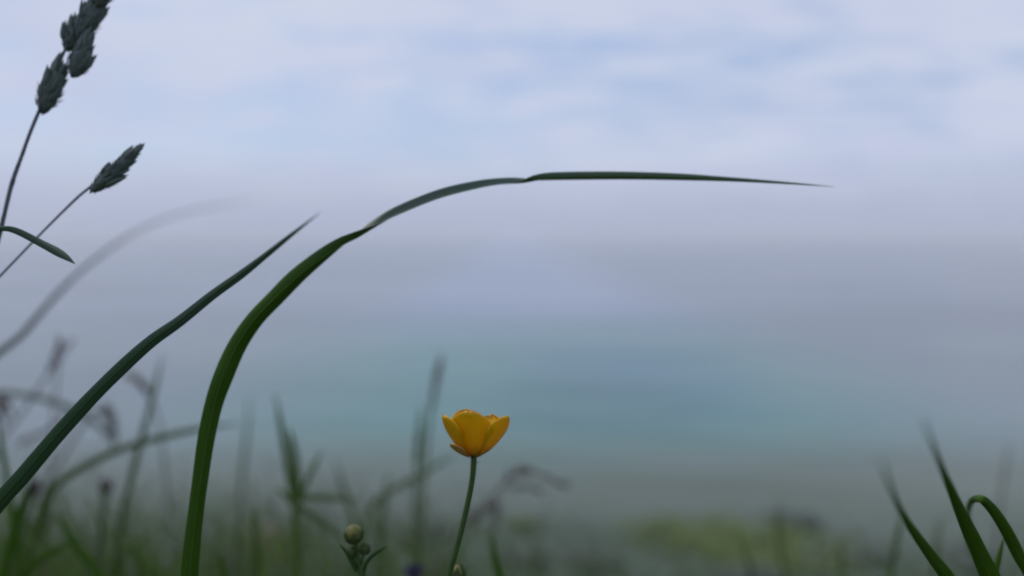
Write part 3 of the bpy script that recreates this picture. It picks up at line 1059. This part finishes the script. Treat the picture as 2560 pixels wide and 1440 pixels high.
mb([(2486, 1460, 9, 0), (2496, 1290, 9, 0), (2514, 1170, 8, 0), (2522, 1100, 2, 0)], .55, [M_DRY, M_DRY], 'thin faint stalk rising above the hooked leaf at the right edge')
mb([(2105, 1470, 13, 0), (2103, 1400, 13, 0), (2100, 1335, 2, 0)], .45, MM, 'faint short blade left of the right-hand tuft')
mb([(1968, 1470, 14, 0), (1952, 1380, 14, 0), (1946, 1310, 12, 0), (1950, 1240, 2, 0)], .48, MM, 'faint blade standing before the right end of the large seaweed patch')
mb([(1888, 1470, 15, 0), (1868, 1400, 14, 0), (1846, 1330, 2, 0)], .42, MM, 'faint blade leaning before the middle of the large seaweed patch')
mb([(570, 1470, 22, 0), (556, 1410, 20, 0), (545, 1365, 3, 0)], .27, [M_RICH, M_RICH], 'dark short blade right of the arching blade at the bottom edge')
mb([(30, 1460, 26, 0), (70, 1420, 27, 0), (120, 1385, 25, 0), (160, 1362, 18, 0), (195, 1345, 3, 0)], .26, [M_RICH, M_RICH], 'dark leaf lying low at the bottom left corner')
mb([(262, 1470, 26, 0), (240, 1425, 28, 0), (195, 1372, 27, 0), (165, 1325, 20, 0), (146, 1292, 4, 0)], .27, [M_RICH, M_RICH], 'dark leaf leaning left at the bottom edge between the seed heads')
mb([(5, 1480, 30, 0), (20, 1390, 30, 0), (42, 1300, 26, 0), (66, 1232, 14, 0), (80, 1195, 3, 0)], .26, [M_RICH, M_RICH], 'upright dark blade in the bottom left corner under the diagonal blade')
mb([(636, 1480, 24, 0), (640, 1400, 24, 0), (638, 1330, 18, 0), (628, 1262, 3, 0)], .29, MM, 'short upright blade midway between the arching blade and the leafy stalk')
mb([(352, 1460, 26, 0), (346, 1400, 26, 0), (325, 1368, 22, 0), (290, 1358, 3, 0)], .30, MM, 'small hooked leaf left of the foot of the arching blade')

def stalk_with_leaves():
    D = .40
    q, r = stem_points([(742, 1500, D, 10), (742, 1400, D, 10), (740, 1320, D, 10), (738, 1250, D, 9)])
    base = q[0].copy()
    root = empty('leafy_grass_stalk', base)
    tag(root, 'blurred leafy grass stalk with leaves spreading from one joint, left of the round bud', 'grass')
    V, F = [], []
    add_tube(V, F, [p - base for p in q], r, 8)
    mesh_obj('stem', V, F, M_MEAD, root)
    for pts in ([(738, 1262, 26), (724, 1190, 25), (710, 1110, 22), (698, 1040, 15), (687, 980, 2)],
                [(742, 1262, 24), (742, 1180, 24), (732, 1110, 22), (722, 1070, 4)],
                [(742, 1262, 22), (765, 1205, 19), (785, 1165, 15), (808, 1122, 2)],
                [(742, 1242, 22), (790, 1243, 20), (840, 1246, 18), (900, 1248, 3)],
                [(745, 1262, 18), (785, 1292, 17), (830, 1325, 14), (870, 1350, 2)],
                [(735, 1262, 18), (705, 1230, 16), (690, 1222, 2)]):
        part_blade(root, base, 'leaf', [(x, y, D + .002 * i, w * .7, 0) for i, (x, y, w) in enumerate(pts)], MM)
stalk_with_leaves()

def spike_grass(pts_stem, head, D, label, mat_stem, mat_head, npx=13):
    """thin stalk ending in a narrow seed spike"""
    q, r = stem_points([(x, y, D, w) for (x, y, w) in pts_stem])
    base = q[0].copy()
    root = empty('seed_spike_grass', base)
    tag(root, label, 'grass', 'blurred seed spikes behind')
    V, F = [], []
    add_tube(V, F, [p - base for p in q], r, 7)
    mesh_obj('stem', V, F, mat_stem, root)
    hp = catmull([(*P(x, y, D), w / FPX * D) for (x, y, w) in head], 6)
    V, F = [], []
    rr = random.Random(int(head[0][0]))
    n = 70
    for i in range(n):
        f = i / n * (len(hp) - 1)
        a, b = hp[int(f)], hp[min(int(f) + 1, len(hp) - 1)]
        t = f - int(f)
        p = Vector(a[:3]).lerp(Vector(b[:3]), t) - base
        w = a[3] + (b[3] - a[3]) * t
        ax = (Vector(hp[-1][:3]) - Vector(hp[0][:3])).normalized() if len(hp) < 4 else (Vector(hp[min(int(f) + 2, len(hp) - 1)][:3]) - Vector(hp[max(int(f) - 2, 0)][:3])).normalized()
        an = rr.uniform(0, 6.28)
        side = ax.orthogonal().normalized()
        sd = Matrix.Rotation(an, 3, ax) @ side
        d = (ax + sd * .45).normalized()
        l = w * 1.6
        add_tube(V, F, [p, p + d * l * .4, p + d * l], [w * .10, w * .26, w * .03], 5)
    mesh_obj('seed_head', V, F, mat_head, root)
    return root
spike_grass([(1045, 1470, 5), (1052, 1320, 5), (1062, 1180, 4.5), (1076, 1040, 4), (1088, 960, 3)], [(1078, 1030, 13), (1088, 960, 15), (1096, 925, 13), (1104, 885, 4)], .55, 'tall blurred seed spike just left of the buttercup, the taller of a pair', M_MEAD, M_DRYP)
spike_grass([(1030, 1480, 5), (1038, 1300, 5), (1042, 1180, 5), (1048, 1110, 4)], [(1042, 1170, 13), (1047, 1100, 15), (1054, 1020, 4)], .57, 'shorter of the pair of blurred seed spikes left of the buttercup', M_MEAD, M_MEAD)

def round_head(x, y, rx, ry, D, stem, label):
    q, r = stem_points([(a, b, D, 6) for (a, b) in stem])
    base = q[0].copy()
    root = empty('ribwort_head', base)
    tag(root, label, 'seed head', 'brown seed heads at lower left')
    V, F = [], []
    add_tube(V, F, [p - base for p in q], r, 7)
    mesh_obj('stem', V, F, M_STEM, root)
    V, F = [], []
    px = D / FPX
    c = P(x, y, D) - base
    ax = (q[-1] - q[-4]).normalized()
    ellipsoid(V, F, c, ax, rx * px, ry * px, 12, 9, .25, x)
    rr = random.Random(int(x))
    for i in range(60):
        d = Vector((rr.gauss(0, 1), rr.gauss(0, 1), rr.gauss(0, 1))).normalized()
        p = c + d * rx * .8 * px
        add_tube(V, F, [p, p + d * rx * .6 * px], [rx * .10 * px, rx * .03 * px], 4)
    mesh_obj('seed_head', V, F, M_HEAD, root)
round_head(84, 1222, 15, 27, .46, [(30, 1480), (50, 1360), (66, 1280), (78, 1245)], 'brown oval seed head tucked under the diagonal blade at left')
round_head(264, 1216, 14, 18, .48, [(240, 1470), (250, 1350), (256, 1280), (262, 1235)], 'brown round seed head standing alone between diagonal and arching blades')

def panicle(D, stem, sprays, label, mat, w=4.0):
    q, r = stem_points([(x, y, D, w) for (x, y) in stem])
    base = q[0].copy()
    root = empty('drooping_panicle_grass', base)
    tag(root, label, 'grass', 'blurred drooping panicles')
    V, F = [], []
    add_tube(V, F, [p - base for p in q], r, 6)
    mesh_obj('stem', V, F, M_DRY, root)
    rr = random.Random(len(sprays) * 7 + int(stem[0][0]))
    for sp in sprays:
        c = [Vector(a[:3]) - base for a in catmull([(*P(x, y, D), 0) for (x, y) in sp], 5)]
        V, F = [], []
        add_tube(V, F, c, [1.8 / FPX * D] * len(c), 5)
        for i, p in enumerate(c):
            if i < len(c) * .25: continue
            ax = (c[min(i + 1, len(c) - 1)] - c[i - 1]).normalized()
            for k in range(2):
                d = (ax + Vector((rr.uniform(-.5, .5), rr.uniform(-.5, .5), rr.uniform(-.6, .3)))).normalized()
                l = 26 / FPX * D
                add_tube(V, F, [p, p + d * l * .4, p + d * l], [l * .06, l * .15, l * .02], 5)
        mesh_obj('spray', V, F, mat, root)
panicle(.56, [(1085, 1470), (1110, 1390), (1145, 1330), (1185, 1285), (1225, 1250), (1252, 1215), (1282, 1192)],
        [[(1262, 1205), (1300, 1180), (1345, 1182), (1405, 1205)], [(1252, 1215), (1275, 1185), (1310, 1172)], [(1235, 1240), (1240, 1270), (1236, 1315)], [(1150, 1325), (1190, 1292), (1230, 1262)], [(1250, 1220), (1300, 1210), (1340, 1220)]],
        'brown drooping panicle bending right behind the buttercup stem', M_DRY)
panicle(.58, [(60, 1400), (110, 1230), (170, 1120), (215, 1050), (245, 1022)],
        [[(235, 1030), (262, 1015), (282, 1050), (286, 1110)], [(225, 1040), (255, 1030), (275, 1070)]],
        'brown drooping panicle hooked over behind the diagonal blade', M_DRY)
panicle(.50, [(-60, 1300), (-20, 1160), (20, 1080), (60, 1025), (110, 950), (150, 895), (186, 845)],
        [[(20, 1080), (10, 1040), (-5, 1010)], [(40, 1055), (25, 1020), (12, 1005)], [(110, 950), (135, 905), (150, 860)]],
        'thin purplish stalk slanting up at the left edge under the ghostly blade', M_DRY, 3.2)
panicle(.58, [(118, 1420), (122, 1250), (130, 1100), (138, 980), (150, 890)],
        [[(30, 1130), (60, 1100), (100, 1085)], [(100, 1085), (150, 1050), (205, 1015)]],
        'thin upright dry stalk behind the diagonal blade with a wisp across it', M_DRY, 2.8)
panicle(.6, [(430, 1460), (425, 1330), (415, 1200), (402, 1080), (385, 1010)],
        [[(385, 1010), (360, 960), (330, 940)], [(395, 1040), (370, 985), (350, 955)]],
        'faint dry stalk rising behind the straight blurred blade', M_DRY, 2.8)

def purple_flower():
    D = .40
    q, r = stem_points([(1030, 1560, D, 5), (1034, 1480, D, 5), (1036, 1445, D, 5)])
    base = q[0].copy()
    root = empty('purple_flower', base)
    tag(root, 'small blurred purple flower at the bottom edge between bud and buttercup', 'flower')
    V, F = [], []
    add_tube(V, F, [p - base for p in q], r, 6)
    mesh_obj('stem', V, F, M_STEM, root)
    px = D / FPX
    c = P(1036, 1448, D) - base
    for k in range(6):
        petal(root, c, Vector((0, -.2, 1)), k * 1.047, 26 * px, 30 * px, 26 * px, mat=M_PURPLE)
purple_flower()

# ------------------------------------------------------------------ uncountable turf behind
def meadow():
    r = random.Random(31)
    V, F, U = [], [], []
    def env(px):   # highest photo row that the sward reaches, along the cliff top
        pts = [(-400, 1160), (0, 1210), (200, 1230), (420, 1240), (600, 1215), (900, 1265), (1150, 1290), (1300, 1345), (1500, 1395), (1900, 1390), (2200, 1400), (2560, 1370), (3000, 1300)]
        for (a, b), (c, d) in zip(pts, pts[1:]):
            if a <= px <= c:
                return b + (d - b) * (px - a) / (c - a)
        return 1300
    def dens(px):
        pts = [(-400, 1), (0, 1), (300, .8), (520, .55), (800, .5), (1000, .4), (1250, .22), (1400, .16), (1900, .14), (2300, .2), (2560, .35), (3000, .6)]
        for (a, b), (c, d) in zip(pts, pts[1:]):
            if a <= px <= c:
                return b + (d - b) * (px - a) / (c - a)
        return .5
    n = 0
    for i in range(2300):
        px = r.uniform(-400, 3000)
        if r.random() > dens(px): continue
        d = r.uniform(.42, .95)
        top = env(px) - 45 + abs(r.gauss(0, 1)) * 125 + 60 * mnoise.noise((px * .012, 0, 0))
        tip = P(px, top, d)
        lean = r.gauss(0, .22)
        h = r.uniform(.16, .34)
        gx = tip.x - lean * h
        gy = tip.y + r.uniform(-.03, .03)
        root = Vector((gx, gy, ground_z(gx, gy) - .005))
        if tip.z - root.z < .03: continue
        mid = root.lerp(tip, .55) + Vector((-lean * h * .28, r.uniform(-.015, .015), .02))
        w = r.uniform(.0012, .0034)
        a = Vector((math.cos(r.uniform(-.9, .9)), math.sin(r.uniform(-.9, .9)), 0))
        b = len(V)
        K = 6
        for k in range(K + 1):
            t = k / K
            p = root * (1 - t) ** 2 + mid * 2 * t * (1 - t) + tip * t * t
            ww = w * (1 - t ** 2.2) + .00005
            V.append(p - a * ww * .5); V.append(p + Vector((0, -ww * .25, 0))); V.append(p + a * ww * .5)
            U += [(0, t * .3), (.5, t * .3), (1, t * .3)]
        for k in range(K):
            q = b + 3 * k
            F += [(q, q + 1, q + 4, q + 3), (q + 1, q + 2, q + 5, q + 4)]
        n += 1
    o = mesh_obj('meadow_grass', V, F, M_MEAD, uvs=U)
    tag(o, 'low blurred sward of thin grass along the cliff top', 'grass', kind='stuff')
    # fine flowering stalks and wisps, too many and too faint to count
    V, F, U = [], [], []
    for i in range(560):
        px = r.uniform(-300, 1250) if r.random() < .8 else r.uniform(1250, 2900)
        d = r.uniform(.42, .8)
        k = 1 - max(0, min(1, (px - 200) / 1000)) * .5
        top = 1290 - 240 * k * r.random() ** 1.6 + (60 if px > 1250 else 0)
        tip = P(px, top, d)
        lean = r.gauss(0, .5)
        gx = tip.x - lean * .2; gy = tip.y
        root = Vector((gx, gy, ground_z(gx, gy)))
        mid = root.lerp(tip, .6) + Vector((-lean * .07, 0, .03))
        w = r.uniform(.0004, .0014)
        b = len(V); K = 8
        for k2 in range(K + 1):
            t = k2 / K
            p = root * (1 - t) ** 2 + mid * 2 * t * (1 - t) + tip * t * t
            ww = w * (1 - .8 * t) + .00004
            V.append(p + Vector((-ww * .5, 0, 0))); V.append(p + Vector((0, -ww * .4, 0))); V.append(p + Vector((ww * .5, 0, 0)))
        for k2 in range(K):
            q = b + 3 * k2
            F += [(q, q + 1, q + 4, q + 3), (q + 1, q + 2, q + 5, q + 4)]
    o = mesh_obj('wispy_grass', V, F, M_STRAW)
    tag(o, 'thin pale wisps of grass crossing above the blurred sward', 'grass', kind='stuff')
    # the turf under and behind the lens, and the slope below
    V, F, U = [], [], []
    for i in range(6000):
        x = r.gauss(0, 1.2)
        y = r.uniform(-1.5, 3.0)
        if y < .30 and y > -.15 and abs(x) < .25: 
            hmax = .05
        elif y > .3:
            hmax = .10
        else:
            hmax = .16
        z = ground_z(x, y)
        # stay clear of the open view over the edge
        h = r.uniform(.4, 1) * hmax
        lim = CAM_Z - .50 * max(y, 0) - .03
        if y > 0: h = min(h, lim - z)
        if h < .01: continue
        an = r.uniform(0, 6.28); a = Vector((math.cos(an), math.sin(an), 0)); le = Vector((r.gauss(0, .3), r.gauss(0, .3), 1)) * h
        w = r.uniform(.001, .003)
        p0 = Vector((x, y, z - .012)); b = len(V)
        for t in (0, .5, 1):
            p = p0 + le * t - Vector((0, 0, 0)) + Vector((le.x, le.y, 0)) * t * t * .5
            V.append(p - a * w * (1 - t) * .5 - a * .00004); V.append(p + a * w * (1 - t) * .5 + a * .00004)
            U += [(0, t * .3), (1, t * .3)]
        F += [(b, b + 1, b + 3, b + 2), (b + 2, b + 3, b + 5, b + 4)]
    o = mesh_obj('short_turf', V, F, M_MEAD, uvs=U)
    tag(o, 'short turf of the cliff edge under the tall grass', 'grass', kind='stuff')
meadow()
